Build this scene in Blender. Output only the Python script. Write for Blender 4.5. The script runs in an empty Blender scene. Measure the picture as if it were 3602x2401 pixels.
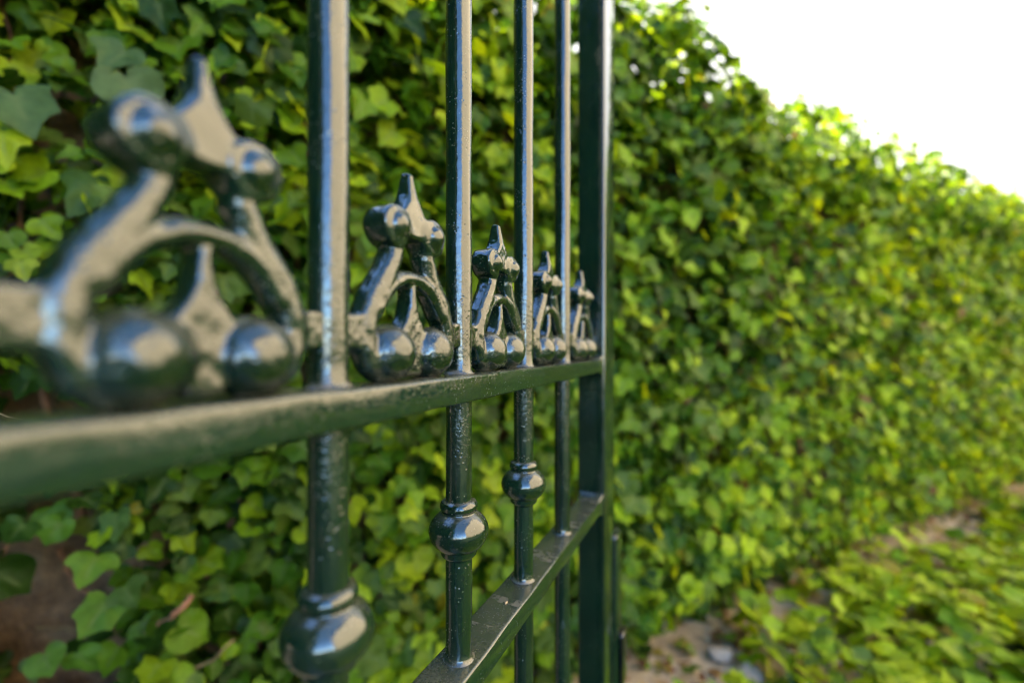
import bpy, bmesh, math, random
import numpy as np
from mathutils import Vector, Matrix

random.seed(7)
rng = np.random.default_rng(11)
R = math.radians
scene = bpy.context.scene
col = scene.collection

# ------------------------------------------------------------------ camera
EYE = 1.09
cam_d = bpy.data.cameras.new('camera')
cam = bpy.data.objects.new('camera', cam_d)
col.objects.link(cam)
cam.location = (0, 0, EYE)
cam.rotation_euler = (R(90), 0, 0)
cam_d.sensor_width = 36.0
cam_d.lens = 16.0
cam_d.shift_y = 0.0047
cam_d.clip_start = 0.01
cam_d.clip_end = 2000
cam_d.dof.use_dof = True
cam_d.dof.focus_distance = 0.34
cam_d.dof.aperture_fstop = 2.35
scene.camera = cam

# ------------------------------------------------------------------ world, sun, exposure
SUN_AZ, SUN_EL = 320.0, 34.0
world = bpy.data.worlds.new('World')
scene.world = world
world.use_nodes = True
wn = world.node_tree
wn.nodes.clear()
sky = wn.nodes.new('ShaderNodeTexSky')
sky.sky_type = 'NISHITA'
sky.sun_disc = False
sky.sun_elevation = R(SUN_EL)
sky.sun_rotation = R(SUN_AZ)
sky.air_density = 0.85
sky.dust_density = 0.15
sky.ozone_density = 6.0
bg = wn.nodes.new('ShaderNodeBackground')
bg.inputs['Strength'].default_value = 0.115
wo = wn.nodes.new('ShaderNodeOutputWorld')
wn.links.new(sky.outputs[0], bg.inputs[0])
# a bright veil of thin cloud in the part of the sky where the sun stands
tc = wn.nodes.new('ShaderNodeTexCoord')
dot = wn.nodes.new('ShaderNodeVectorMath'); dot.operation = 'DOT_PRODUCT'
va0 = R(12)
dot.inputs[1].default_value = (math.sin(va0) * math.cos(R(22)), math.cos(va0) * math.cos(R(22)), math.sin(R(22)))
wn.links.new(tc.outputs['Generated'], dot.inputs[0])
cn = wn.nodes.new('ShaderNodeTexNoise'); cn.inputs['Scale'].default_value = 2.2; cn.inputs['Detail'].default_value = 5
wn.links.new(tc.outputs['Generated'], cn.inputs['Vector'])
ad = wn.nodes.new('ShaderNodeMath'); ad.operation = 'MULTIPLY_ADD'
ad.inputs[1].default_value = 0.35
wn.links.new(cn.outputs['Fac'], ad.inputs[0]); wn.links.new(dot.outputs['Value'], ad.inputs[2])
mr = wn.nodes.new('ShaderNodeMapRange'); mr.interpolation_type = 'SMOOTHSTEP'
mr.inputs['From Min'].default_value = 0.62; mr.inputs['From Max'].default_value = 0.98
wn.links.new(ad.outputs[0], mr.inputs['Value'])
cb = wn.nodes.new('ShaderNodeBackground')
cb.inputs['Color'].default_value = (1.0, 0.985, 0.96, 1); cb.inputs['Strength'].default_value = 0.22
ms = wn.nodes.new('ShaderNodeMixShader')
wn.links.new(mr.outputs[0], ms.inputs[0]); wn.links.new(bg.outputs[0], ms.inputs[1]); wn.links.new(cb.outputs[0], ms.inputs[2])
wn.links.new(ms.outputs[0], wo.inputs[0])

sun_d = bpy.data.lights.new('sun', 'SUN')
sun_d.energy = 3.7
sun_d.angle = R(0.53)
sun_d.color = (1.0, 0.93, 0.82)
sun = bpy.data.objects.new('sun', sun_d)
col.objects.link(sun)
sv = Vector((math.sin(R(SUN_AZ)) * math.cos(R(SUN_EL)), math.cos(R(SUN_AZ)) * math.cos(R(SUN_EL)), math.sin(R(SUN_EL))))
sun.rotation_euler = sv.to_track_quat('Z', 'Y').to_euler()
sun.location = sv * 40

scene.view_settings.view_transform = 'Standard'
scene.view_settings.look = 'None'
scene.view_settings.exposure = 3.5
scene.view_settings.gamma = 1.0
scene.cycles.use_denoising = True
scene.cycles.filter_width = 1.1
scene.cycles.max_bounces = 7
scene.cycles.diffuse_bounces = 3
scene.cycles.glossy_bounces = 4
scene.cycles.transmission_bounces = 4
scene.cycles.sample_clamp_indirect = 6.0
scene.cycles.caustics_reflective = False
scene.cycles.caustics_refractive = False


# ------------------------------------------------------------------ helpers
def tag(o, label=None, cat=None, group=None, kind=None):
    if label: o['label'] = label
    if cat: o['category'] = cat
    if group: o['group'] = group
    if kind: o['kind'] = kind
    return o


def empty(name, loc=(0, 0, 0), rz=0.0):
    o = bpy.data.objects.new(name, None)
    col.objects.link(o)
    o.location = loc
    o.rotation_euler = (0, 0, rz)
    o.empty_display_size = 0.05
    return o


def link_mesh(name, me, mat=None, parent=None, smooth=True):
    o = bpy.data.objects.new(name, me)
    col.objects.link(o)
    if mat: me.materials.append(mat)
    if parent: o.parent = parent
    if smooth:
        me.polygons.foreach_set('use_smooth', np.ones(len(me.polygons), dtype=bool))
    me.update()
    return o


def mesh_pydata(name, vs, fs):
    me = bpy.data.meshes.new(name)
    me.from_pydata([tuple(v) for v in vs], [], [tuple(f) for f in fs])
    me.update()
    return me


def bm_obj(name, bm, mat, parent=None, smooth=True, sharp=40):
    bmesh.ops.recalc_face_normals(bm, faces=bm.faces)
    me = bpy.data.meshes.new(name)
    bm.to_mesh(me)
    bm.free()
    o = link_mesh(name, me, mat, parent, smooth)
    if smooth:
        me.set_sharp_from_angle(angle=R(sharp))
    return o


def bm_box(bm, x0, x1, y0, y1, z0, z1, bev=0.0, seg=2):
    r = bmesh.ops.create_cube(bm, size=1.0)
    vs = r['verts']
    for v in vs:
        v.co = Vector(((x0 + x1) / 2 + v.co.x * (x1 - x0), (y0 + y1) / 2 + v.co.y * (y1 - y0), (z0 + z1) / 2 + v.co.z * (z1 - z0)))
    if bev > 0:
        es = list({e for v in vs for e in v.link_edges})
        bmesh.ops.bevel(bm, geom=es, offset=bev, segments=seg, profile=0.5, affect='EDGES')


def lathe(bm, prof, n=40, cx=0.0, cy=0.0, caps=True, wob=None):
    rings = []
    for k, (r, z) in enumerate(prof):
        ring = []
        for i in range(n):
            a = 2 * math.pi * i / n
            rr = r + (wob(a, z) if wob else 0)
            ring.append(bm.verts.new((cx + rr * math.cos(a), cy + rr * math.sin(a), z)))
        rings.append(ring)
    for a, b in zip(rings[:-1], rings[1:]):
        for i in range(n):
            bm.faces.new((a[i], a[(i + 1) % n], b[(i + 1) % n], b[i]))
    if caps:
        bm.faces.new(rings[0][::-1])
        bm.faces.new(rings[-1])


def tube(bm, pts, rads, n=8):
    pts = [Vector(p) for p in pts]
    rings = []
    for i, p in enumerate(pts):
        d = (pts[min(i + 1, len(pts) - 1)] - pts[max(i - 1, 0)]).normalized()
        a = d.orthogonal().normalized() if i == 0 else (u - d * u.dot(d)).normalized()
        u = a
        b = d.cross(a)
        r = rads[i] if hasattr(rads, '__len__') else rads
        rings.append([bm.verts.new(p + (a * math.cos(t) + b * math.sin(t)) * r) for t in [2 * math.pi * k / n for k in range(n)]])
    for a, b in zip(rings[:-1], rings[1:]):
        for i in range(n):
            bm.faces.new((a[i], a[(i + 1) % n], b[(i + 1) % n], b[i]))
    bm.faces.new(rings[0][::-1])
    bm.faces.new(rings[-1])


def vnoise(p, seed=0):
    """smooth value noise, p is (n, d<=3) in lattice units -> -1..1"""
    p = np.atleast_2d(p).astype(float)
    if p.shape[1] < 3:
        p = np.hstack([p, np.zeros((len(p), 3 - p.shape[1]))])
    i = np.floor(p).astype(np.int64)
    f = p - i
    f = f * f * (3 - 2 * f)
    out = np.zeros(len(p))
    for dx in (0, 1):
        for dy in (0, 1):
            for dz in (0, 1):
                h = (i[:, 0] + dx) * 374761393 + (i[:, 1] + dy) * 668265263 + (i[:, 2] + dz) * 2147483647 + seed * 1274126177
                h = (h ^ (h >> 13)) * 1274126177
                h = (h ^ (h >> 16)) & 0xffff
                v = h / 32767.5 - 1
                w = (f[:, 0] if dx else 1 - f[:, 0]) * (f[:, 1] if dy else 1 - f[:, 1]) * (f[:, 2] if dz else 1 - f[:, 2])
                out += v * w
    return out


# ------------------------------------------------------------------ materials
class NT:
    def __init__(self, name):
        self.m = bpy.data.materials.new(name)
        self.m.use_nodes = True
        self.t = self.m.node_tree
        self.t.nodes.clear()
        self.out = self.n('ShaderNodeOutputMaterial')

    def n(self, typ, **kw):
        nd = self.t.nodes.new(typ)
        for k, v in kw.items():
            setattr(nd, k, v)
        return nd

    def l(self, a, b):
        self.t.links.new(a, b)

    def noise(self, vec, scale, detail=3, rough=0.55, dist=0.0):
        nd = self.n('ShaderNodeTexNoise')
        nd.inputs['Scale'].default_value = scale
        nd.inputs['Detail'].default_value = detail
        nd.inputs['Roughness'].default_value = rough
        nd.inputs['Distortion'].default_value = dist
        if vec is not None: self.l(vec, nd.inputs['Vector'])
        return nd.outputs['Fac']

    def ramp(self, fac, stops):
        nd = self.n('ShaderNodeValToRGB')
        el = nd.color_ramp.elements
        while len(el) < len(stops): el.new(0.5)
        for e, (p, c) in zip(el, stops):
            e.position = p
            e.color = (c, c, c, 1) if not hasattr(c, '__len__') else (*c, 1)
        self.l(fac, nd.inputs[0])
        return nd.outputs[0]

    def math(self, op, a, b=None, clamp=False):
        nd = self.n('ShaderNodeMath', operation=op, use_clamp=clamp)
        for k, v in enumerate((a, b)):
            if v is None: continue
            if hasattr(v, 'links'): self.l(v, nd.inputs[k])
            else: nd.inputs[k].default_value = v
        return nd.outputs[0]

    def mix(self, fac, a, b):
        nd = self.n('ShaderNodeMix', data_type='RGBA')
        for sock, v in ((nd.inputs[0], fac), (nd.inputs[6], a), (nd.inputs[7], b)):
            if hasattr(v, 'links'): self.l(v, sock)
            elif hasattr(v, '__len__'): sock.default_value = (*v, 1)
            else: sock.default_value = v
        return nd.outputs[2]

    def bsdf(self, **kw):
        nd = self.n('ShaderNodeBsdfPrincipled')
        for k, v in kw.items():
            s = nd.inputs[k]
            if hasattr(v, 'links'): self.l(v, s)
            elif hasattr(v, '__len__') and len(v) == 3 and k.endswith('Color'): s.default_value = (*v, 1)
            else: s.default_value = v
        return nd

    def bump(self, h, strength, dist, normal=None):
        nd = self.n('ShaderNodeBump')
        nd.inputs['Strength'].default_value = strength
        nd.inputs['Distance'].default_value = dist
        self.l(h, nd.inputs['Height'])
        if normal is not None: self.l(normal, nd.inputs['Normal'])
        return nd.outputs[0]


def metal_paint(name, base=(0.0036, 0.0160, 0.0085), dust=1.0, lumps=1.0):
    t = NT(name)
    geo = t.n('ShaderNodeNewGeometry')
    pos = geo.outputs['Position']
    sep = t.n('ShaderNodeSeparateXYZ')
    t.l(geo.outputs['True Normal'], sep.inputs[0])
    # brushed-on gloss paint: broad lumps, orange peel, small craters
    n1 = t.noise(pos, 70, 2)
    n2 = t.noise(pos, 320, 3)
    vor = t.n('ShaderNodeTexVoronoi')
    vor.inputs['Scale'].default_value = 260
    t.l(pos, vor.inputs['Vector'])
    area = t.ramp(t.noise(pos, 38, 3), [(0.46, 0.0), (0.60, 1.0)])
    crater = t.math('MULTIPLY', t.ramp(vor.outputs['Distance'], [(0.10, 1.0), (0.26, 0.0)]), area)
    sz = t.n('ShaderNodeSeparateXYZ')
    t.l(pos, sz.inputs[0])
    band = t.ramp(t.math('ABSOLUTE', t.math('SUBTRACT', sz.outputs[2], EYE - 0.01)), [(0.02, 1.0), (0.085, 0.12)])
    peel = t.ramp(t.noise(pos, 360, 4, 0.62), [(0.53, 0.0), (0.60, 1.0)])
    b0 = t.bump(n1, 0.30 * lumps, 0.0016)
    b1 = t.bump(n2, 0.14 * lumps, 0.0006, b0)
    b2 = t.bump(t.math('MULTIPLY', peel, band), 0.26 * lumps, 0.0004, b1)
    b3 = t.bump(crater, 0.5 * lumps, -0.0006, b2)
    # dust: settles on upward faces, clings in patches
    up = t.ramp(sep.outputs[2], [(0.55, 0.0), (0.95, 1.0)])
    dn = t.ramp(t.noise(pos, 26, 5, 0.65), [(0.25, 0.30), (0.65, 1.0)])
    dn2 = t.ramp(t.noise(pos, 420, 3, 0.7), [(0.35, 0.55), (0.62, 1.0)])
    d_up = t.math('MULTIPLY', t.math('MULTIPLY', up, dn), t.math('MULTIPLY', dn2, 0.42 * dust))
    film = t.math('MULTIPLY', t.ramp(t.noise(pos, 16, 6, 0.7), [(0.48, 0.0), (0.78, 0.06)]), dust)
    sp = t.n('ShaderNodeTexVoronoi')
    sp.inputs['Scale'].default_value = 420
    t.l(pos, sp.inputs['Vector'])
    sparea = t.ramp(t.noise(pos, 50, 4, 0.6), [(0.46, 0.0), (0.62, 1.0)])
    specks = t.math('MULTIPLY', t.math('MULTIPLY', t.ramp(sp.outputs['Distance'], [(0.14, 1.0), (0.24, 0.0)]), sparea), 0.8 * dust)
    feet = None
    for zr in (-0.0190, -0.2165):
        dz = t.math('SUBTRACT', sz.outputs[2], EYE + zr)
        f_ = t.math('MULTIPLY', t.ramp(dz, [(0.0004, 1.0), (0.0045, 0.0)]), t.math('GREATER_THAN', dz, 0.0002))
        feet = f_ if feet is None else t.math('MAXIMUM', feet, f_)
    feet = t.math('MULTIPLY', feet, t.math('MULTIPLY', t.ramp(t.noise(pos, 120, 4, 0.7), [(0.38, 0.0), (0.62, 1.0)]), 0.8 * dust))
    d = t.math('MAXIMUM', t.math('MAXIMUM', d_up, film), t.math('MAXIMUM', specks, feet), clamp=True)
    tone = t.ramp(t.noise(pos, 9, 3), [(0.3, tuple(c * 0.75 for c in base)), (0.7, tuple(c * 1.3 for c in base))])
    c = t.mix(d, tone, (0.165, 0.145, 0.105))
    rough = t.math('ADD', t.math('MULTIPLY', d, 0.55), t.ramp(n1, [(0.3, 0.06), (0.7, 0.13)]))
    p = t.bsdf(**{'Base Color': c, 'Roughness': rough, 'IOR': 1.80, 'Normal': b3})
    t.l(p.outputs[0], t.out.inputs[0])
    return t.m


def leaf_mat(name, rough=0.46, trans=0.34):
    t = NT(name)
    at = t.n('ShaderNodeAttribute', attribute_name='tint')
    ve = t.n('ShaderNodeAttribute', attribute_name='vein')
    geo = t.n('ShaderNodeNewGeometry')
    nz = t.ramp(t.noise(geo.outputs['Position'], 70, 4, 0.6), [(0.3, 0.82), (0.7, 1.15)])
    mul = t.n('ShaderNodeVectorMath', operation='SCALE')
    t.l(at.outputs['Color'], mul.inputs[0])
    t.l(nz, mul.inputs['Scale'])
    base = t.mix(t.math('MULTIPLY', t.ramp(ve.outputs['Fac'], [(0.62, 0.0), (1.0, 1.0)]), 0.5), mul.outputs[0], (0.16, 0.22, 0.07))
    bmp = t.bump(t.noise(geo.outputs['Position'], 160, 2), 0.25, 0.002)
    p = t.bsdf(**{'Base Color': base, 'Roughness': rough, 'IOR': 1.38, 'Specular IOR Level': 0.28, 'Normal': bmp})
    tr = t.n('ShaderNodeBsdfTranslucent')
    tm = t.n('ShaderNodeVectorMath', operation='MULTIPLY')
    t.l(mul.outputs[0], tm.inputs[0])
    tm.inputs[1].default_value = (2.1, 1.9, 0.7)
    t.l(tm.outputs[0], tr.inputs[0])
    mx = t.n('ShaderNodeMixShader')
    mx.inputs[0].default_value = trans
    t.l(p.outputs[0], mx.inputs[1])
    t.l(tr.outputs[0], mx.inputs[2])
    t.l(mx.outputs[0], t.out.inputs[0])
    return t.m


def rough_mat(name, stops, scale, rough=0.9, bump=0.4, bdist=0.01, detail=6, fine=None):
    t = NT(name)
    geo = t.n('ShaderNodeNewGeometry')
    pos = geo.outputs['Position']
    nz = t.noise(pos, scale, detail, 0.62)
    c = t.ramp(nz, stops)
    if fine:
        f = t.ramp(t.noise(pos, fine, 4, 0.7), [(0.3, 0.7), (0.7, 1.25)])
        vm = t.n('ShaderNodeVectorMath', operation='SCALE')
        t.l(c, vm.inputs[0])
        t.l(f, vm.inputs['Scale'])
        c = vm.outputs[0]
    b = t.bump(t.noise(pos, scale * 3, 5, 0.65), bump, bdist)
    p = t.bsdf(**{'Base Color': c, 'Roughness': rough, 'Normal': b})
    t.l(p.outputs[0], t.out.inputs[0])
    return t.m


M_PAINT = metal_paint('green_gate_paint')
M_RAIL = metal_paint('green_rail_paint', base=(0.0052, 0.0215, 0.0118), dust=0.9, lumps=0.6)
M_POST = metal_paint('green_post_paint', dust=0.5, lumps=0.5)
M_BLACK = metal_paint('black_latch_paint', base=(0.006, 0.006, 0.007), dust=0.3)
M_LEAF = leaf_mat('ivy_leaf')
M_GLEAF = leaf_mat('ground_ivy_leaf', rough=0.5, trans=0.25)
M_DEAD = leaf_mat('dry_leaf', rough=0.8, trans=0.15)
M_WALL = rough_mat('brown_wall', [(0.25, (0.085, 0.050, 0.024)), (0.5, (0.19, 0.115, 0.058)), (0.78, (0.34, 0.23, 0.125))], 14, 0.95, 1.0, 0.03, fine=45)
M_SOIL = rough_mat('soil', [(0.28, (0.25, 0.18, 0.10)), (0.5, (0.46, 0.36, 0.23)), (0.75, (0.64, 0.54, 0.40))], 7, 0.95, 0.6, 0.02, fine=90)
M_LAWN = rough_mat('lawn', [(0.3, (0.012, 0.028, 0.006)), (0.7, (0.030, 0.055, 0.010))], 2.5, 0.95, 0.6, 0.02, fine=40)
M_STEM = rough_mat('ivy_stem', [(0.3, (0.10, 0.065, 0.03)), (0.7, (0.24, 0.17, 0.07))], 40, 0.85, 0.4, 0.002)
M_BROWNSTEM = rough_mat('old_stem', [(0.3, (0.12, 0.055, 0.028)), (0.7, (0.30, 0.15, 0.08))], 50, 0.9, 0.5, 0.002)
M_STRAW = rough_mat('straw', [(0.3, (0.40, 0.28, 0.14)), (0.7, (0.62, 0.48, 0.28))], 300, 0.7, 0.2, 0.0005)
M_STONE = rough_mat('pale_stone', [(0.3, (0.38, 0.30, 0.22)), (0.7, (0.60, 0.51, 0.40))], 30, 0.9, 0.5, 0.004)
M_RENDER = rough_mat('beige_render', [(0.3, (0.64, 0.50, 0.31)), (0.7, (0.72, 0.58, 0.38))], 1.2, 0.95, 0.2, 0.004, fine=30)
M_PLINTH = rough_mat('plinth_stone', [(0.3, (0.30, 0.26, 0.21)), (0.7, (0.42, 0.37, 0.30))], 5, 0.95, 0.4, 0.01)
M_TILE = rough_mat('roof_tile', [(0.3, (0.25, 0.09, 0.05)), (0.7, (0.38, 0.16, 0.09))], 3, 0.9, 0.5, 0.02)
M_SHUT = rough_mat('shutter_paint', [(0.3, (0.02, 0.05, 0.04)), (0.7, (0.03, 0.07, 0.05))], 8, 0.5, 0.2, 0.004)
M_BARK = rough_mat('bark', [(0.3, (0.05, 0.035, 0.025)), (0.7, (0.13, 0.09, 0.065))], 14, 0.95, 0.8, 0.02)

# ------------------------------------------------------------------ wall frame (the hedge line)
W = np.array([0.8767, 0.4811, 0.0])      # along the wall, away to the right
NH = np.array([0.4811, -0.8767, 0.0])    # out of the wall, toward the camera
DH = 1.10                                # camera to the leafy front
FOOT = -DH * NH


def wp(s, e, z):
    """wall coordinates (along, out from the leafy front, height over the ground) -> world"""
    return FOOT + W * s + NH * e + np.array([0, 0, z])


WALL_ANG = math.atan2(W[1], W[0])
S0, S1 = -3.2, 11.0

# ------------------------------------------------------------------ ground
bm = bmesh.new()
NG = 40
bmesh.ops.create_grid(bm, x_segments=NG, y_segments=NG, size=60)
g = bm_obj('ground', bm, M_SOIL)
tag(g, kind='structure')
# lawn: a sheet lying a little above the soil, from two metres in front of the ivy
bm = bmesh.new()
loop = []
ns = 60
for i in range(ns + 1):
    s = -12 + 40 * i / ns
    loop.append((s, 0.55 + 0.10 * math.sin(s * 1.7) + 0.12 * math.sin(s * 4.1 + 1)))
va = [bm.verts.new(wp(s, e, 0.004)) for s, e in loop]
vb = [bm.verts.new(wp(s, 30, 0.004)) for s, e in loop]
for i in range(ns):
    bm.faces.new((va[i], vb[i], vb[i + 1], va[i + 1]))
lw = bm_obj('lawn', bm, M_LAWN)
tag(lw, kind='structure')

# ------------------------------------------------------------------ garden wall
WALL_TOP = EYE + 0.93
wall = empty('garden_wall', tuple(wp(0, -0.41, 0)), WALL_ANG)
tag(wall, 'brown earthy garden wall showing in bare patches behind the ivy', 'wall')
nx, nz = 180, 26
vs, fs = [], []
for j in range(nz + 1):
    for i in range(nx + 1):
        x = S0 + (S1 - S0) * i / nx
        z = -0.15 + (WALL_TOP + 0.15) * j / nz
        vs.append((x, 0, z))
vs = np.array(vs)
off = 0.012 * vnoise(vs[:, [0, 2]] * 9, 3) + 0.006 * vnoise(vs[:, [0, 2]] * 25, 4)
front = vs.copy(); front[:, 1] = -0.15 + off
back = vs.copy(); back[:, 1] = 0.15 - off
allv = np.vstack([front, back])
N1 = len(vs)
for j in range(nz):
    for i in range(nx):
        a = j * (nx + 1) + i
        fs.append((a, a + 1, a + nx + 2, a + nx + 1))
        fs.append((N1 + a, N1 + a + nx + 1, N1 + a + nx + 2, N1 + a + 1))
for i in range(nx):
    a = nz * (nx + 1) + i
    fs.append((a, a + 1, N1 + a + 1, N1 + a))
for j in range(nz):
    for i in (0, nx):
        a = j * (nx + 1) + i; b = a + nx + 1
        fs.append((a, b, N1 + b, N1 + a))
link_mesh('wall_face', mesh_pydata('wall_face', allv, fs), M_WALL, wall)
bm = bmesh.new()
bm_box(bm, S0 - 0.03, S1 + 0.03, -0.18, 0.18, WALL_TOP + 0.002, WALL_TOP + 0.06, 0.012)
bm_obj('coping', bm, M_WALL, wall)

# ------------------------------------------------------------------ ivy leaves
def polar_leaf(kind, n):
    """outline of a leaf, petiole at the origin, tip at +y, unit length"""
    if kind == 0:   # five lobed
        key = [(-90, .10), (-62, .26), (-40, .40), (-15, .50), (2, .40), (22, .46), (40, .56), (55, .46), (70, .50), (90, .66)]
    elif kind == 1:  # broad heart, shallow lobes
        key = [(-90, .12), (-60, .34), (-35, .45), (-5, .50), (20, .52), (40, .52), (60, .48), (75, .52), (90, .64)]
    else:            # three lobed, longer
        key = [(-90, .10), (-60, .24), (-30, .36), (5, .48), (18, .50), (36, .38), (56, .40), (74, .54), (90, .72)]
    ang = [k[0] for k in key]; rad = [k[1] for k in key]
    pts = []
    for i in range(n):
        a = -90 + 360 * i / n
        b = a if a <= 90 else 180 - a
        pts.append((np.interp(b, ang, rad), math.radians(a)))
    out = np.array([(r * math.cos(a), r * math.sin(a) + 0.36) for r, a in pts])
    rr = np.array([r for r, a in pts])
    return out, rr / rr.max()


def leaf_template(kind, n, mid, variant):
    """verts (unit), faces, vein weight; bent along midrib, tip curled"""
    o, rr = polar_leaf(kind, n)
    c = np.array([0.0, 0.30])
    v = [np.array([*c])]
    vein = [1.0]
    f = []
    if mid:
        for k in range(n):
            v.append(c + (o[k] - c) * 0.55); vein.append(float(rr[k]) ** 3)
        for k in range(n):
            v.append(o[k]); vein.append(0.0)
        for k in range(n):
            k2 = (k + 1) % n
            f.append((0, 1 + k, 1 + k2))
            f.append((1 + k, 1 + n + k, 1 + n + k2)); f.append((1 + k, 1 + n + k2, 1 + k2))
    else:
        for k in range(n):
            v.append(o[k]); vein.append(0.0)
        for k in range(n):
            f.append((0, 1 + k, 1 + (k + 1) % n))
    v = np.array(v)
    x, y = v[:, 0], v[:, 1]
    fold = [0.30, 0.12, 0.45, 0.22][variant]
    curl = [0.30, 0.50, 0.12, -0.15][variant]
    z = fold * np.abs(x) - curl * (y - 0.25) ** 2 * np.sign(y - 0.25) - 0.22 * x * x + 0.05 * np.sin(7 * x + variant) * np.abs(x) * 2
    z += 0.035 * np.sin(11 * y + 3 * variant + 5 * x)
    return np.column_stack([x, y, z]), np.array(f), np.array(vein)


def build_leaves(name, pos, nrm, tipdir, size, tint, n, mid, mat, parent=None):
    """one mesh of many leaves; all arrays (m, ...)"""
    m = len(pos)
    tn = nrm / np.linalg.norm(nrm, axis=1, keepdims=True)
    ty = tipdir - tn * np.sum(tipdir * tn, axis=1, keepdims=True)
    ty /= np.linalg.norm(ty, axis=1, keepdims=True)
    tx = np.cross(ty, tn)
    V, F, T, E = [], [], [], []
    base = 0
    tid = rng.integers(0, 12, m)
    for k in range(12):
        idx = np.where(tid == k)[0]
        if len(idx) == 0: continue
        tv, tf, tve = leaf_template(k % 3, n, mid, k // 3)
        w = rng.uniform(0.85, 1.2, (len(idx), 1, 1))
        loc = tv[None] * size[idx, None, None]
        P = (pos[idx][:, None, :] + tx[idx][:, None, :] * loc[:, :, 0:1] * w + ty[idx][:, None, :] * (loc[:, :, 1:2] - 0.3 * size[idx, None, None]) + tn[idx][:, None, :] * loc[:, :, 2:3])
        nv = tv.shape[0]
        V.append(P.reshape(-1, 3))
        F.append((tf[None] + (base + np.arange(len(idx)) * nv)[:, None, None]).reshape(-1, 3))
        T.append(np.repeat(tint[idx], nv, axis=0))
        E.append(np.tile(tve, len(idx)))
        base += nv * len(idx)
    V = np.vstack(V); F = np.vstack(F); T = np.vstack(T); E = np.concatenate(E)
    me = bpy.data.meshes.new(name)
    me.vertices.add(len(V)); me.vertices.foreach_set('co', V.astype(np.float32).ravel())
    me.loops.add(F.size); me.loops.foreach_set('vertex_index', F.astype(np.int32).ravel())
    me.polygons.add(len(F))
    me.polygons.foreach_set('loop_start', np.arange(0, F.size, 3, dtype=np.int32))
    me.update(calc_edges=True)
    ca = me.attributes.new('tint', 'FLOAT_COLOR', 'POINT')
    ca.data.foreach_set('color', np.column_stack([T, np.ones(len(T))]).astype(np.float32).ravel())
    va_ = me.attributes.new('vein', 'FLOAT', 'POINT')
    va_.data.foreach_set('value', E.astype(np.float32))
    return link_mesh(name, me, mat, parent)


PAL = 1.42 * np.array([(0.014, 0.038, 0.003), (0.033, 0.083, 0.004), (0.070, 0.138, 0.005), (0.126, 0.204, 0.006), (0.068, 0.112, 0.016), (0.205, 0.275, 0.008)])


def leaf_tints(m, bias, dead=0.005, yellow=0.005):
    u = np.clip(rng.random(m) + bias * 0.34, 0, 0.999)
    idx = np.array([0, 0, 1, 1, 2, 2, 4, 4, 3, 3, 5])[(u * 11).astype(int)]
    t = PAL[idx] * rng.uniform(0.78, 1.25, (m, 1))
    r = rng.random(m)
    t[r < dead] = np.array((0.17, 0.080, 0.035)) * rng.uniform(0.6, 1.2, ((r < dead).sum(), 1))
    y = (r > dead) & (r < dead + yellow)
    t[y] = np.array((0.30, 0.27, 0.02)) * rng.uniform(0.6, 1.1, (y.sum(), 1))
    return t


def hedge_top(s):
    p = np.column_stack([s * 3.1, np.zeros_like(s)])
    q = np.column_stack([s * 9.0, np.ones_like(s)])
    return 1.105 + 0.045 * vnoise(p, 8) + 0.04 * vnoise(q, 9) + 0.15 * np.clip((1.72 - s) / 0.32, 0, 1) * np.clip((s + 0.2) / 0.5, 0, 1)


# bare patches on the face of the wall: (s, h over the eye, radius s, radius h)
BARE = [(-0.40, -0.45, 0.15, 0.17), (-0.34, -0.60, 0.10, 0.13), (-0.37, -0.10, 0.085, 0.065), (-0.36, 0.455, 0.05, 0.04),
        (0.95, -0.42, 0.05, 0.06), (1.02, -0.60, 0.06, 0.08), (1.60, -0.30, 0.05, 0.04), (1.2, -0.80, 0.09, 0.05)]
HOLE = [(-0.335, 0.60, 0.05, 0.03)]


def keep_mask(s, h):
    k = np.ones(len(s), bool)
    jit = 1 + 0.25 * vnoise(np.column_stack([s * 25, h * 25]), 21)
    for (a, b, ra, rb) in BARE:
        inside = ((s - a) / ra) ** 2 + ((h - b) / rb) ** 2 < jit ** 2
        k &= ~(inside & (rng.random(len(s)) < 0.94))
    for (a, b, ra, rb) in HOLE:
        k &= ~(((s - a) / ra) ** 2 + ((h - b) / rb) ** 2 < 1)
    return k


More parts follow.
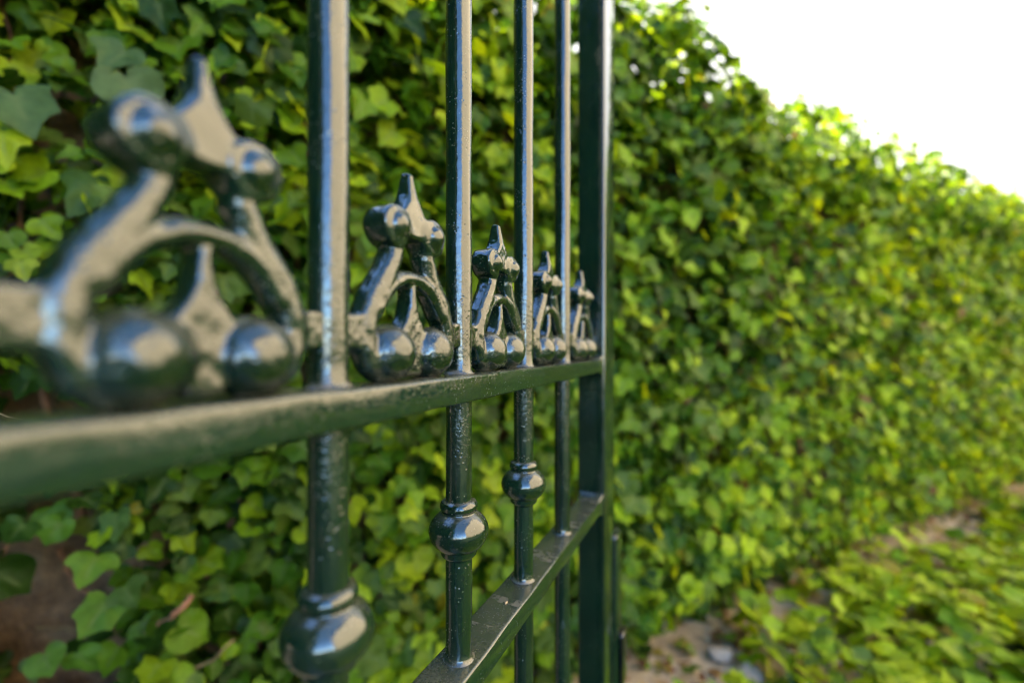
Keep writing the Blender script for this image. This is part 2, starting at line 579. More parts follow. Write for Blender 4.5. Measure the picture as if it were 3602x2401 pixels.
def ivy_layer(s0, s1, dens, smin, smax):
    m = int((s1 - s0) * 2.25 * dens)
    s = rng.uniform(s0, s1, m)
    h = np.where(rng.random(m) < 0.82, rng.uniform(-EYE, 1.36, m), rng.uniform(0.74, 1.28, m))
    top = hedge_top(s)
    over = h - top
    keep = (over < 0) | (rng.random(m) < np.exp(-np.maximum(over, 0) / 0.035) * 0.5)
    keep &= keep_mask(s, h)
    s, h, top = s[keep], h[keep], top[keep]
    m = len(s)
    lump = 0.05 * vnoise(np.column_stack([s * 4.5, h * 4.5]), 1) + 0.04 * vnoise(np.column_stack([s * 11, h * 11]), 2)
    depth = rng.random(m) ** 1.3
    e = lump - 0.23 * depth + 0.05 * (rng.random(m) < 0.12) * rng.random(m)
    e = e - 0.13 * np.clip((-0.80 - h) / 0.26, 0, 1) * np.clip((s - 0.4) / 0.8, 0, 1)
    above = h > (WALL_TOP - EYE)
    # over the wall the ivy is a mass with two sides
    side = rng.random(m)
    e = np.where(above, lump - 0.42 * rng.random(m) ** 1.7, e)
    near_top = np.clip((h - top + 0.12) / 0.12, 0, 1)
    e = np.where(above, e - 0.08 * near_top, e)
    P = FOOT + W * s[:, None] + NH * e[:, None] + np.array([0, 0, 1.0]) * (h + EYE)[:, None]
    upw = 0.75 + 0.7 * near_top
    nr = NH[None] * 1.0 + np.array([0, 0, 1.0])[None] * upw[:, None] + rng.normal(0, 0.62, (m, 3))
    tip = np.array([0, 0, -1.0])[None] + W[None] * rng.normal(0, 0.75, (m, 1)) + rng.normal(0, 0.25, (m, 3))
    size = rng.uniform(smin, smax, m) * np.where(rng.random(m) < 0.2, 0.65, 1.0)
    bias = 0.55 * vnoise(np.column_stack([s * 2.3, h * 2.3]), 5) + 0.5 * near_top + 0.25 * (1 - depth) - 0.15 + 0.34 * np.clip(s, -1.0, 2.4) - 0.22  # light painted into tints: left darker, right brighter; outer and top leaves also paler
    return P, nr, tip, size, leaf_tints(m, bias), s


ivy = empty('ivy', tuple(wp(1.0, -0.05, 0)))
tag(ivy, 'dense mass of lobed green ivy covering the wall from ground to top', 'ivy')
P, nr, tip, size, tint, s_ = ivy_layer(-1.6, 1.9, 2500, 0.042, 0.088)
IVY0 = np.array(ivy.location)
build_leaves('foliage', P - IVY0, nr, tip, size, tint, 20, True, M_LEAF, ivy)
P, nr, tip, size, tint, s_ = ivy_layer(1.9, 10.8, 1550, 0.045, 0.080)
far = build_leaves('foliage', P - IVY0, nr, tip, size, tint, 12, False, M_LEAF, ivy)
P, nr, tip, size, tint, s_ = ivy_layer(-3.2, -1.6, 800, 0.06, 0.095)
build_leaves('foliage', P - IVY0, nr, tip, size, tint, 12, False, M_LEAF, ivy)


def img_wall(px, py, e=0.0):
    """a point on the ivy's plane under a pixel of the 2352 px wide picture, as (s, h)"""
    d = np.array([(px - 1176) / 1045, 1.0, (795 - py) / 1045])
    t = -(DH - e) / (d @ NH)
    p = d * t
    return float(p @ W), float(p[2])


# a dry tendril reaching out of the ivy past the gate
bm = bmesh.new()
tp = [np.array(p) for p in ((-0.80, 0.56, 1.16), (-0.62, 0.45, 1.12), (-0.47, 0.36, 1.075), (-0.375, 0.315, 1.052), (-0.335, 0.302, 1.0435), (-0.310, 0.298, 1.0405))]
tube(bm, [Vector(p - IVY0) for p in tp], [.0008, .0006, .0005, .0004, .0003, .0001], 6)
bm_obj('tendril', bm, M_STRAW, ivy)

# stems on the wall
def stem(pts, r0, r1, mat):
    bm = bmesh.new()
    n = len(pts)
    tube(bm, [Vector(wp(s, e, h + EYE) - IVY0) for s, e, h in pts], [r0 + (r1 - r0) * i / (n - 1) for i in range(n)], 7)
    return bm_obj('stem', bm, mat, ivy)


def wander(s, h, ds, dh, n, e0=-0.085, amp=0.02):
    out = []
    for i in range(n):
        u = i / (n - 1)
        out.append((s + ds * u + amp * math.sin(5 * u + s * 9) + random.uniform(-.006, .006), e0 + 0.012 * math.sin(7 * u + h * 5), h + dh * u + amp * 0.7 * math.sin(8 * u + h * 7)))
    return out


a = img_wall(60, 1330, -0.09); b = img_wall(200, 1500, -0.09)
stem(wander(a[0], a[1], b[0] - a[0], b[1] - a[1], 12, -0.235, 0.006), 0.006, 0.0045, M_BROWNSTEM)
a = img_wall(30, 1195, -0.08); b = img_wall(300, 1160, -0.08)
stem(wander(a[0], a[1], b[0] - a[0], b[1] - a[1], 12, -0.20, 0.008), 0.0022, 0.0030, M_STEM)
a = img_wall(345, 1455, 0.0); b = img_wall(440, 1370, 0.0)
stem(wander(a[0], a[1], b[0] - a[0], b[1] - a[1], 8, 0.0, 0.004), 0.0050, 0.0060, M_BROWNSTEM)
a = img_wall(400, 1568, 0.0); b = img_wall(540, 1470, 0.0)
stem(wander(a[0], a[1], b[0] - a[0], b[1] - a[1], 8, 0.0, 0.006), 0.0030, 0.0025, M_STEM)
a = img_wall(0, 1540, -0.09); b = img_wall(330, 1520, -0.09)
stem(wander(a[0], a[1], b[0] - a[0], b[1] - a[1], 10, -0.225, 0.008), 0.0025, 0.0025, M_STEM)
for k in range(16):
    s = random.uniform(-0.7, 2.6); h = random.uniform(-1.05, -0.3)
    stem(wander(s, h, random.uniform(-.3, .3), random.uniform(.3, 1.2), 16, random.uniform(-.19, -.10), 0.03), random.uniform(.004, .009), .003, random.choice([M_STEM, M_BROWNSTEM]))

# a few hand placed leaf sprigs over the bare patch and loose shoots along the top
lp, ln, lt, ls, lc = [], [], [], [], []


def add_leaf(p, n, t, size, c):
    lp.append(np.array(p) - IVY0); ln.append(n); lt.append(t); ls.append(size); lc.append(c)


for px, py, sz, c in [(75, 1215, .055, (0.05, .13, .012)), (110, 1225, .062, (0.075, .17, .014)), (25, 1225, .06, (.03, .08, .01)), (250, 1205, .07, (.07, .14, .03)), (75, 1545, .06, (.08, .17, .02)), (150, 1550, .075, (.07, .17, .015)),
                      (40, 1565, .05, (.08, .13, .04)), (205, 1300, .075, (.09, .19, .015)), (235, 1400, .08, (.06, .15, .012)), (290, 1345, .06, (.05, .1, .015)), (20, 560, .05, (.18, .27, .02)), (45, 600, .045, (.2, .28, .02)),
                      (290, 180, .105, (.10, .16, .05)), (275, 100, .10, (.07, .13, .04)), (215, 420, .09, (.06, .12, .02)), (30, 220, .10, (.07, .13, .04))]:
    s, h = img_wall(px, py, 0.02)
    add_leaf(wp(s, random.uniform(-.05, .03), h + EYE), NH * 1.0 + np.array([0, 0, .35]) + rng.normal(0, .2, 3), np.array([0, 0, -1.0]) + W * random.uniform(-.9, .9), sz, c)


def shoot(s, length, lean, e=-0.12, lift=0.7):
    h0 = float(hedge_top(np.array([s]))[0]) - 0.06
    pts = []
    n = 12
    for i in range(n):
        u = i / (n - 1)
        pts.append((s + lean * length * u, e + 0.05 * u, h0 + length * lift * (u - 0.35 * u * u) + 0.012 * math.sin(9 * u + s * 6)))
    stem(pts, .0028, .0010, M_STEM)
    for i in range(2, n):
        if i % 2 or i > 8:
            ss, ee, hh = pts[i]
            sd = random.choice([-1, 1])
            add_leaf(wp(ss + sd * .025, ee + random.uniform(-.02, .03), hh + EYE + random.uniform(-.02, .02)), NH * .8 + np.array([0, 0, .8]) + rng.normal(0, .4, 3), W * sd + np.array([0, 0, -.5]) + rng.normal(0, .3, 3),
                     random.uniform(.035, .06), (0.09 * random.uniform(.7, 1.5), .17 * random.uniform(.8, 1.3), .016))


for s, L, ln_ in [(0.95, .42, .5), (1.05, .34, .2), (1.12, .42, .75), (1.22, .30, .4), (1.3, .22, .8), (0.85, .35, -.2), (1.45, .12, .5), (1.75, .13, .6), (2.05, .20, .7), (2.3, .12, .3), (2.6, .16, .5), (2.72, .2, .3), (2.95, .12, .5), (3.3, .14, .4), (3.8, .15, .5), (0.6, .3, .4), (0.3, .3, .2), (-.1, .25, -.3)]:
    shoot(s, L, ln_)
build_leaves('foliage', np.array(lp), np.array(ln), np.array(lt), np.array(ls), np.array(lc), 20, True, M_LEAF, ivy)

# ------------------------------------------------------------------ ground ivy, fallen leaves, stones
def ground_scatter(m, s0, s1, e0, e1, seed, thr):
    s = rng.uniform(s0, s1, m); e = rng.uniform(e0, e1, m)
    nzv = vnoise(np.column_stack([s * 3.2, e * 3.2]), seed) + 0.6 * vnoise(np.column_stack([s * 8, e * 8]), seed + 1)
    k = nzv > thr(e, s)
    return s[k], e[k], nzv[k]


s, e, nzv = ground_scatter(14500, 0.2, 7.5, -0.02, 2.4, 31, lambda e, s: 0.95 - 9.0 * np.clip(e - 0.10 + 0.10 * np.clip((s - 1.0) / 1.5, 0, 1), 0, 0.26))
m = len(s)
z = 0.025 + 0.11 * rng.random(m) * np.clip(0.6 + nzv, 0.2, 1.3)
P = FOOT + W * s[:, None] + NH * e[:, None] + np.array([0, 0, 1.0]) * z[:, None]
nr = np.array([0, 0, 1.0])[None] + rng.normal(0, .36, (m, 3))
tip = rng.normal(0, 1, (m, 3)) * np.array([1, 1, .25])
size = rng.uniform(.05, .10, m)
gi = build_leaves('ground_ivy', P, nr, tip, size, leaf_tints(m, 1.5 + 0.4 * nzv, 0.015, 0.04), 16, False, M_GLEAF)
tag(gi, 'low trailing ivy spreading over the soil in front of the hedge', 'ground cover', kind='stuff')

s = rng.uniform(0.6, 6, 900); e = rng.normal(0.05, 0.14, 900) - 0.05
m = len(s)
P = FOOT + W * s[:, None] + NH * e[:, None] + np.array([0, 0, 1.0]) * rng.uniform(.008, .03, m)[:, None]
nr = np.array([0, 0, 1.0])[None] + rng.normal(0, .3, (m, 3))
tip = rng.normal(0, 1, (m, 3)) * np.array([1, 1, .2])
tint = np.array([(0.24, .13, .05), (.32, .19, .09), (.17, .07, .035), (.36, .30, .06), (.40, .32, .2), (.07, .13, .01), (.10, .17, .012)])[rng.integers(0, 7, m)] * rng.uniform(.7, 1.2, (m, 1))
fl = build_leaves('fallen_leaves', P, nr, tip, rng.uniform(.012, .055, m), tint, 12, False, M_DEAD)
tag(fl, 'scattered dry brown leaves on the bare soil along the foot of the hedge', 'leaf litter', kind='stuff')


def ground_pt(px, py):
    z = 1045 * EYE / (py - 795)
    return ((px - 1176) / 1045 * z, z)


for i, (px, py, r, lab) in enumerate([(1655, 1512, .035, 'pale flat stone on bare soil nearest the gate post'),
                                      (1765, 1440, .030, 'small pinkish stone on the bare strip below the middle of the hedge'),
                                      (1805, 1500, .022, 'tiny whitish pebble at the edge of the ground ivy'),
                                      (2240, 1545, .030, 'pale rounded stone among the ground ivy near the bottom corner'),
                                      (1722, 1560, .040, 'broad grey stone half buried in soil at the bottom edge of the picture')]):
    x, y = ground_pt(px, py)
    bm = bmesh.new()
    bmesh.ops.create_icosphere(bm, subdivisions=3, radius=r)
    cs = np.array([v.co[:] for v in bm.verts])
    nv = vnoise(cs / r * 1.3 + i * 7, 40 + i) * 0.22 + vnoise(cs / r * 3.1 + i * 7, 50 + i) * 0.08
    for v, k in zip(bm.verts, nv):
        v.co *= 1 + k
        v.co.z *= 0.55
        v.co.x *= 1.2
    o = bm_obj('stone', bm, M_STONE)
    o.location = (x, y, r * 0.42)
    o.rotation_euler = (0, 0, i * 1.1)
    tag(o, lab, 'stone', 'pale stones at the foot of the hedge')

# ------------------------------------------------------------------ gate
TH = math.atan(469 / 1045)
GD = 0.164                                      # camera to the plane of the gate
gn = Vector((math.cos(TH), -math.sin(TH), 0))   # gate's face toward the camera side
gate = empty('iron_gate', tuple(-GD * gn), math.pi / 2 - TH)
tag(gate, 'dark green glossy wrought iron gate with cast ornaments standing open before the ivy', 'gate')
# local axes: x along the gate away from the camera, y away from the camera side (q = -y), z up from the ground
H = lambda h: EYE + h
RAIL_T, RAIL_H, RAIL_W = -0.0190, 0.0180, 0.032
LOW_T, LOW_H = -0.2165, 0.0190
BAR_R = 0.0091
PITCH = 0.1170
BARS = [0.1577 + PITCH * k for k in range(-6, 4)]
POST_T = 0.6430
LEFT_T = BARS[0] - 0.115
BOT_T = -0.92
TOP_H = 0.66


def wob_bar(seed):
    def f(a, z):
        return 0.00012 * math.sin(3 * a + z * 60 + seed) + 0.00015 * math.sin(2 * a - z * 35 + seed * 2)
    return f


def bar_profile():
    p = [(BAR_R, H(BOT_T) - 0.004), (BAR_R, H(BOT_T) + 0.004)]
    for zt in np.linspace(BOT_T + 0.02, LOW_T - LOW_H - 0.004, 24):
        p.append((BAR_R, H(float(zt))))
    p += [(BAR_R, H(LOW_T) - 0.003), (BAR_R + 0.0022, H(LOW_T) + 0.0002), (BAR_R + 0.0009, H(LOW_T) + 0.0012), (BAR_R, H(LOW_T) + 0.0030)]
    for zt in np.linspace(LOW_T + 0.010, RAIL_T - RAIL_H - 0.006, 14):
        p.append((BAR_R, H(float(zt))))
    p += [(BAR_R, H(RAIL_T) - 0.003), (BAR_R + 0.0020, H(RAIL_T) + 0.0002), (BAR_R + 0.0008, H(RAIL_T) + 0.0012), (BAR_R, H(RAIL_T) + 0.003)]
    for zt in np.linspace(RAIL_T + 0.012, TOP_H + 0.004, 34):
        p.append((BAR_R, H(float(zt))))
    return p


BEAD = [(BAR_R - .001, .0205), (.0098, .0198), (.0118, .0190), (.0130, .0172), (.0133, .0155), (.0128, .0136), (.0120, .0126), (.0117, .0119), (.0124, .0112), (.0136, .0106),
        (.0160, .0088), (.0184, .0061), (.0201, .0030), (.0209, -.0004), (.0207, -.0034), (.0196, -.0068), (.0176, -.0100), (.0152, -.0124), (.0132, -.0136), (.0126, -.0144), (.0128, -.0156), (.0124, -.0174), (.0112, -.0188), (.0098, -.0200), (BAR_R - .001, -.0212)]

bars = []
for i, t in enumerate(BARS):
    bm = bmesh.new()
    lathe(bm, bar_profile(), 36, 0, 0, wob=wob_bar(i * 1.7))
    b = bm_obj('bar', bm, M_PAINT, gate, sharp=60)
    b.location = (t, 0, 0)
    bars.append(b)
    if i < len(BARS) - 1:
        bm = bmesh.new()
        lathe(bm, [(r, z) for r, z in BEAD], 56, 0, 0)
        k = bm_obj('bead', bm, M_PAINT, b, sharp=75)
        k.location = (0, 0, H(-0.1265 - (0.004 if i == 6 else 0)))


def rail(name, h_top, hh, w, t0, t1, flare):
    """swept rounded bar; swells where it is welded to the end stile"""
    ts = list(np.linspace(t0, t1 - 0.05, 90)) + list(np.linspace(t1 - 0.045, t1 - .024, 6)) + list(np.linspace(t1 - 0.022, t1 + 0.002, 12))
    bm = bmesh.new()
    rings = []
    rad = 0.0022
    sec = []
    for cx, cz, a0 in ((w / 2 - rad, -rad, 0), (-w / 2 + rad, -rad, 90), (-w / 2 + rad, -hh + rad, 180), (w / 2 - rad, -hh + rad, 270)):
        for k in range(5):
            a = R(a0 + 90 * k / 4)
            sec.append((cx + rad * math.cos(a), cz + rad * math.sin(a)))
    for t in ts:
        u = max(0.0, (t - (t1 - 0.022)) / 0.022)
        fl = flare * u * u
        wv = 0.00025 * math.sin(t * 61) + 0.00018 * math.sin(t * 143 + 1)
        ring = []
        for (y, z) in sec:
            zz = z + (fl if z > -hh / 2 else -fl) + wv
            ring.append(bm.verts.new((t, y * (1 + 0.10 * u * u) + 0.0002 * math.sin(t * 83 + z * 200), H(h_top) + zz)))
        rings.append(ring)
    n = len(sec)
    for a, b in zip(rings[:-1], rings[1:]):
        for i in range(n):
            bm.faces.new((a[i], a[(i + 1) % n], b[(i + 1) % n], b[i]))
    bm.faces.new(rings[0][::-1]); bm.faces.new(rings[-1])
    return bm_obj(name, bm, M_RAIL, gate, sharp=50)


rail('rail', RAIL_T, RAIL_H, RAIL_W, LEFT_T, POST_T, 0.0065)
rail('rail', LOW_T, LOW_H, RAIL_W, LEFT_T, POST_T, 0.0065)
rail('rail', BOT_T + 0.002, 0.024, RAIL_W, LEFT_T, POST_T, 0.004)
rail('rail', TOP_H + 0.02, 0.020, RAIL_W, LEFT_T, POST_T, 0.004)

# end stile (a flat box section) and the near stile behind the camera
for t0, t1 in ((POST_T, POST_T + 0.067), (LEFT_T - 0.040, LEFT_T)):
    bm = bmesh.new()
    bm_box(bm, t0, t1, -0.0197, 0.0197, 0.05, H(TOP_H + 0.06), 0.0032, 4)
    bm_obj('stile', bm, M_POST, gate, sharp=50)
bm = bmesh.new()
bm_box(bm, POST_T + 0.0675, POST_T + 0.110, -0.0235, 0.016, H(-0.78), H(-0.296), 0.004, 3)
lock = bm_obj('lock_case', bm, M_POST, gate)
bm = bmesh.new()
bm_box(bm, POST_T + 0.076, POST_T + 0.108, -0.0320, -0.0240, H(-0.535), H(-0.452), 0.003, 3)
bm_obj('latch', bm, M_BLACK, lock)


# ------------------------------------------------------------------ cast ornament (signed distance field turned to a mesh)
def smin(a, b, k):
    h = np.clip(0.5 + 0.5 * (b - a) / k, 0, 1)
    return b * (1 - h) + a * h - k * h * (1 - h)


def seg2(x, y, a, b, ra, rb):
    ax, ay = a; bx, by = b
    dx, dy = bx - ax, by - ay
    t = np.clip(((x - ax) * dx + (y - ay) * dy) / (dx * dx + dy * dy), 0, 1)
    return np.hypot(x - ax - t * dx, y - ay - t * dy) - (ra + (rb - ra) * t)


def chain(x, y, pts, k=1.0):
    d = None
    for (a, b) in zip(pts[:-1], pts[1:]):
        s_ = seg2(x, y, a[:2], b[:2], a[2], b[2])
        d = s_ if d is None else np.minimum(d, s_)
    return d


def extrude(d2, q, half, r):
    wx = d2 + r; wy = np.abs(q) - half + r
    return np.minimum(np.maximum(wx, wy), 0) + np.hypot(np.maximum(wx, 0), np.maximum(wy, 0)) - r


def ornament_mesh(step):
    xs = np.arange(-53, 53 + step, step); qs = np.arange(-21, 21 + step, step); hs = np.arange(-4, 122 + step, step)
    X, Q, Z = np.meshgrid(xs, qs, hs, indexing='ij')
    A = np.abs(X)
    # flat plate work: arms, arch, legs, ears, spikes
    arm = chain(A, Z, [(13.5, 80, 5.6), (14.2, 71, 5.5), (18.0, 62.5, 6.0), (24.0, 53, 6.6), (30.5, 44, 6.6), (34.8, 35.5, 6.2), (36.5, 27, 5.7), (36.4, 18, 5.4), (33.0, 10.5, 5.6), (26.0, 6.5, 6.0), (18.0, 6.5, 6)])
    arch = chain(A, Z, [(0, 58.2, 4.3), (8, 57.2, 4.4), (16, 53.6, 4.7), (23, 47.8, 5.0), (29, 39, 4.8)])
    ear = np.maximum(np.abs(A - 46) - 9, np.abs(Z - 26.5) - 8.6)
    frame = smin(arm, arch, 3.0)
    dF = smin(extrude(frame, Q, 7.8, 6.0), extrude(ear, Q, 5.0, 2.2), 2.4)
    sp_half = np.interp(Z[0, 0], [76, 84, 90, 93, 96, 99, 102, 106, 112, 118, 124], [9, 12.0, 13.8, 12.8, 9.8, 7.2, 5.4, 4.0, 3.0, 2.2, 2.0])
    spike = np.maximum((A - sp_half[None, None, :]) * 0.80, np.maximum(Z - 118.6, 80 - Z))
    thick = 7.0 - 3.0 * np.clip((Z - 100) / 20, 0, 1)
    dS = extrude(spike, Q, thick, 3.2)
    s2_half = np.interp(Z[0, 0], [0, 6, 20, 28, 31, 34, 37, 41, 46, 52, 60], [6, 8, 10, 11, 9.4, 7.2, 5.5, 4.1, 3.1, 2.5, 2.5])
    spike2 = np.maximum((A - s2_half[None, None, :]) * 0.93, np.maximum(Z - 54, 2 - Z))
    dS2 = extrude(spike2, Q, 6.4, 3.4)
    # upper balls: short drums with domed ends, lower balls: fat domes both sides
    r2 = np.hypot(A - 17.0, Z - 84.5) - 11.2
    dB = extrude(r2, Q, 8.8, 2.8)
    k = np.sqrt(((A - 17.0) / 9.7) ** 2 + ((Z - 84.5) / 9.7) ** 2 + (Q / 13.8) ** 2)
    dDome = (k - 1) * 9.7
    k2 = np.sqrt(((A - 19.0) / 15.7) ** 2 + ((Z - 15.6) / 15.7) ** 2 + (Q / 17.5) ** 2)
    dLow = (k2 - 1) * 15.7
    d = smin(dF, dS2, 2.6)
    d = smin(d, dS, 2.6)
    d = smin(d, smin(dB, dDome, 1.3), 2.4)
    d = smin(d, dLow, 2.0)
    d = np.maximum(d, -(Z - 0.0))
    # slight unevenness of the casting
    d = d + 0.22 * np.sin(X * 0.33 + Z * 0.21) * np.sin(Z * 0.29 + Q * 0.4 + 1) + 0.10 * np.sin(X * 0.9 + 2) * np.sin(Z * 0.8) * np.sin(Q * 0.7 + 1)
    # surface nets
    ins = d < 0
    nxg, nyg, nzg = d.shape
    cnt = np.zeros((nxg - 1, nyg - 1, nzg - 1)); acc = np.zeros((nxg - 1, nyg - 1, nzg - 1, 3))
    cr = [(i, j, k_) for i in (0, 1) for j in (0, 1) for k_ in (0, 1)]
    sl = lambda i, n: slice(i, n - 1 + i)
    for c in cr:
        for ax in range(3):
            if c[ax] == 1: continue
            c2 = list(c); c2[ax] = 1
            a_ = d[sl(c[0], nxg), sl(c[1], nyg), sl(c[2], nzg)]
            b_ = d[sl(c2[0], nxg), sl(c2[1], nyg), sl(c2[2], nzg)]
            mk = (a_ < 0) != (b_ < 0)
            t_ = np.where(mk, a_ / np.where(mk, a_ - b_, 1), 0)
            for w_ in range(3):
                acc[..., w_] += np.where(mk, (t_ if w_ == ax else c[w_]), 0)
            cnt += mk
    act = cnt > 0
    ids = -np.ones(act.shape, dtype=np.int64)
    ids[act] = np.arange(act.sum())
    ii = np.argwhere(act)
    v = ii + acc[act] / cnt[act][:, None]
    v = np.column_stack([xs[0] + v[:, 0] * step, qs[0] + v[:, 1] * step, hs[0] + v[:, 2] * step])
    faces = []
    for ax in range(3):
        o1, o2 = [(1, 2), (2, 0), (0, 1)][ax]
        lo = [slice(1, n - 1) for n in d.shape]; lo[ax] = slice(0, d.shape[ax] - 1)
        hi = list(lo); hi[ax] = slice(1, d.shape[ax])
        fa = ins[tuple(lo)]; fb = ins[tuple(hi)]
        for flip in (False, True):
            mk = (fa & ~fb) if not flip else (~fa & fb)
            idx = np.argwhere(mk)
            for w_ in range(3):
                if w_ != ax: idx[:, w_] += 1
            q4 = []
            for (u1, u2) in ((0, 0), (1, 0), (1, 1), (0, 1)):
                j = idx.copy(); j[:, o1] -= 1 - u1; j[:, o2] -= 1 - u2
                q4.append(ids[j[:, 0], j[:, 1], j[:, 2]])
            q4 = np.column_stack(q4)
            faces.append(q4[:, ::-1] if flip else q4)
    faces = np.vstack(faces)
    faces = faces[(faces >= 0).all(axis=1)]
    # two rounds of volume keeping smoothing
    for lam in (0.45, -0.40, 0.4, -0.36):
        sm = np.zeros_like(v); ct = np.zeros(len(v))
        for a_, b_ in ((0, 1), (1, 2), (2, 3), (3, 0)):
            np.add.at(sm, faces[:, a_], v[faces[:, b_]]); np.add.at(ct, faces[:, a_], 1)
            np.add.at(sm, faces[:, b_], v[faces[:, a_]]); np.add.at(ct, faces[:, b_], 1)
        v = v + lam * (sm / ct[:, None] - v)
    v = v / 1000.0
    v[:, 1] *= -1
    faces = faces[:, ::-1]
    me = bpy.data.meshes.new('ornament')
    me.vertices.add(len(v)); me.vertices.foreach_set('co', v.astype(np.float32).ravel())
    me.loops.add(faces.size); me.loops.foreach_set('vertex_index', faces.astype(np.int32).ravel())
    me.polygons.add(len(faces)); me.polygons.foreach_set('loop_start', np.arange(0, faces.size, 4, dtype=np.int32))
    me.update(calc_edges=True)
    return me


orn_me = ornament_mesh(0.8)
orn = link_mesh('ornament', orn_me, M_PAINT, gate)
centres = [(a_ + b_) / 2 for a_, b_ in zip(BARS[:-1], BARS[1:])]
for i, c in enumerate(centres + [BARS[-1] + 0.0735]):
    o = orn if i == 0 else orn.copy()
    if i: col.objects.link(o); o.parent = gate
    o.location = (c, 0, H(RAIL_T) - 0.0004)
    o.rotation_euler = (0, 0, R([0.6, -0.5, 0.2, -0.8, 0.5, 0.0, -0.7, 0.4, -0.3, 0.6][i % 10]))
    o.scale = ([1.0, .996, 1.004, .998, 1.003, 1.0, .997, 1.002, .998, 1.0][i % 10], 1, [1.0, 1.006, .994, 1.004, .997, 1.0, 1.005, .995, 1.004, 1.0][i % 10])
    if i == len(centres):
        o.scale = (1.17, 1, 1)
# small welded lugs from ornament ears to the bars are part of the casting; hinge-side strap:

# ------------------------------------------------------------------ crumbs on the lower rail
for px, py, ln_, rz, lab in [(1163, 1385, .0036, 1.2, 'tiny tan bit of straw lying on the lower gate rail near its middle'), (1050, 1515 + 12, .0026, 2.6, 'tiny brown crumb on the lower gate rail beside the foot of a bar')]:
    z = -LOW_T * 1045 / (py - 795)
    x = (px - 1176) / 1045 * z
    bm = bmesh.new()
    tube(bm, [(-ln_ / 2, 0, 0), (-ln_ * .15, 0.0003, 0.0002), (ln_ * .2, 0.0001, 0), (ln_ / 2, -0.0002, 0.0001)], [.0006, .0008, .0008, .0005], 8)
    o = bm_obj('straw_crumb', bm, M_STRAW)
    o.location = (x, z, H(LOW_T) + 0.0007)
    o.rotation_euler = (0, 0, rz)
    tag(o, lab, 'straw')

# ------------------------------------------------------------------ the sunlit house the paint mirrors, out of frame to the right
house = empty('house', (9.2, -3.0, 0))
tag(house, 'sunlit beige rendered house mirrored in the gate paint', 'house')
bm = bmesh.new()
bm_box(bm, 0, 8, -11, 9.7, 0, 15.0)
bm_obj('wall', bm, M_RENDER, house, smooth=False)
bm = bmesh.new()
bm_box(bm, -0.05, -0.003, -11, 9.7, 0, 0.7, 0.01)
bm_obj('plinth', bm, M_PLINTH, house)
bm = bmesh.new()
bm_box(bm, -0.25, 8.25, -11.2, 9.9, 15.003, 15.25, 0.03)
bm_obj('cornice', bm, M_RENDER, house)
bm = bmesh.new()
pts = [(-0.5, -11.5, 15.253), (8.5, -11.5, 15.253), (8.5, 10.1, 15.253), (-0.5, 10.1, 15.253), (4, -7.0, 17.5), (4, 5.8, 17.5)]
v_ = [bm.verts.new(p) for p in pts]
for f_ in ((0, 1, 4), (1, 2, 5, 4), (2, 3, 5), (3, 0, 4, 5), (3, 2, 1, 0)):
    bm.faces.new([v_[k] for k in f_])
bm_obj('roof', bm, M_TILE, house, smooth=False)
for zc in (2.2, 5.6, 9.0, 12.4):
    bm = bmesh.new()
    bm_box(bm, -0.06, -0.004, -9.3, -8.1, zc - 0.8, zc + 0.8, 0.01)
    w_ = bm_obj('window', bm, M_PLINTH, house)
    bm = bmesh.new()
    bm_box(bm, -0.09, -0.063, -9.2, -8.72, zc - 0.72, zc + 0.72, 0.008)
    bm_box(bm, -0.09, -0.063, -8.68, -8.2, zc - 0.72, zc + 0.72, 0.008)
    bm_obj('shutter', bm, M_SHUT, w_)


# ------------------------------------------------------------------ dark trees behind the camera, mirrored in the left flanks of the bars
def tree_parts(h, r, n):
    u = rng.random(n)
    zz = 0.5 + (h - 0.5) * u ** 0.9
    prof = np.interp(zz / h, [0, .12, .35, .7, 1.0], [0.5, .9, 1.0, .72, .05]) * r
    a = rng.uniform(0, 2 * np.pi, n)
    rad = prof * np.sqrt(rng.uniform(.25, 1.0, n)) * (1 + 0.18 * vnoise(np.column_stack([np.cos(a) * 2, np.sin(a) * 2, zz * 1.3]), 60))
    P = np.column_stack([rad * np.cos(a), rad * np.sin(a), zz])
    nr = np.column_stack([np.cos(a), np.sin(a), np.full(n, .5)]) + rng.normal(0, .5, (n, 3))
    tip = rng.normal(0, .6, (n, 3)) + np.array([0, 0, -.6])
    return P, nr, tip


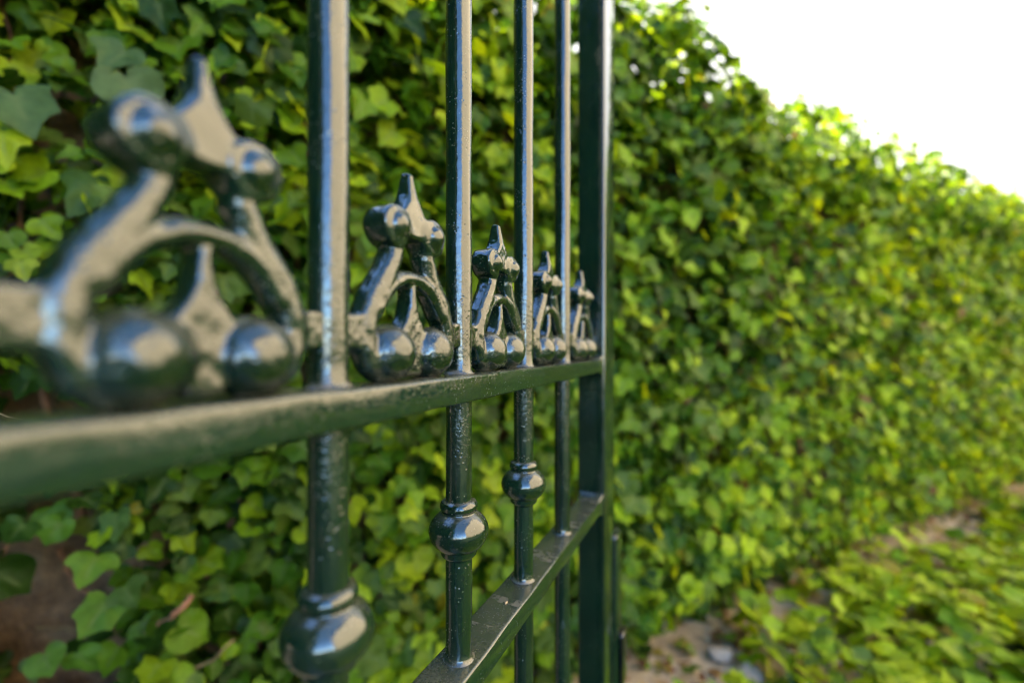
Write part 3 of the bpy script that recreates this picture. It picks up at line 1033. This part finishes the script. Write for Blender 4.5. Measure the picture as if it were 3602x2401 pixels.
tree0 = empty('evergreen_tree', (0, 0, 0))
P, nr, tip = tree_parts(12.5, 2.3, 15000)
build_leaves('crown', P, nr, tip, rng.uniform(.18, .32, len(P)), PAL[rng.integers(0, 2, len(P))] * 0.8, 8, False, M_LEAF, tree0)
bm = bmesh.new()
tube(bm, [(0, 0, -.1), (.03, .02, 1.5), (-.03, .03, 3.5), (.02, 0, 7), (0, 0, 11.8)], [.2, .16, .12, .07, .02], 12)
bm_obj('trunk', bm, M_BARK, tree0)
spots = [(-3.3, -6.3, 0.0, 'dark evergreen tree at the back of the garden behind the gate opening'), (-5.6, -4.6, 1.3, 'second dark evergreen tree beside the garden path behind the camera'), (-7.6, -2.9, 2.4, 'dark evergreen tree at the end of the ivy wall behind the camera'),
         (-7.6, 0.9, 3.3, 'dark evergreen tree just beyond the left end of the ivy wall'), (-6.6, 3.7, 4.1, 'dark evergreen tree standing alone in the garden over the ivy wall')]
for i, (x, y, rz, lab) in enumerate(spots):
    if i == 0:
        tr = tree0
    else:
        tr = tree0.copy(); col.objects.link(tr)
        for ch in list(tree0.children):
            c = ch.copy(); col.objects.link(c); c.parent = tr
    tr.location = (x, y, 0); tr.rotation_euler = (0, 0, rz)
    tag(tr, lab, 'tree', 'dark evergreens behind the camera')

# a low clipped hedge along the foot of the house, the dark edge under its mirrored wall
lh = empty('low_hedge', (8.6, -3.0, 0))
tag(lh, 'low clipped hedge along the foot of the sunlit house', 'hedge')
n_ = 9000
P = np.column_stack([rng.uniform(-.3, .3, n_), rng.uniform(-11, 9.0, n_), .98 * rng.random(n_) ** .7])
build_leaves('foliage', P, np.column_stack([rng.normal(-.6, .6, n_), rng.normal(0, .6, n_), rng.normal(.7, .5, n_)]), rng.normal(0, 1, (n_, 3)), rng.uniform(.06, .12, n_), PAL[rng.integers(0, 2, n_)], 8, False, M_LEAF, lh)
for k in range(14):
    bm = bmesh.new()
    tube(bm, [(0, -10.4 + 1.45 * k, -.05), (.02, -10.38 + 1.45 * k, .3), (-.02, -10.4 + 1.45 * k, .85)], [.022, .018, .008], 7)
    bm_obj('stem', bm, M_BARK, lh)
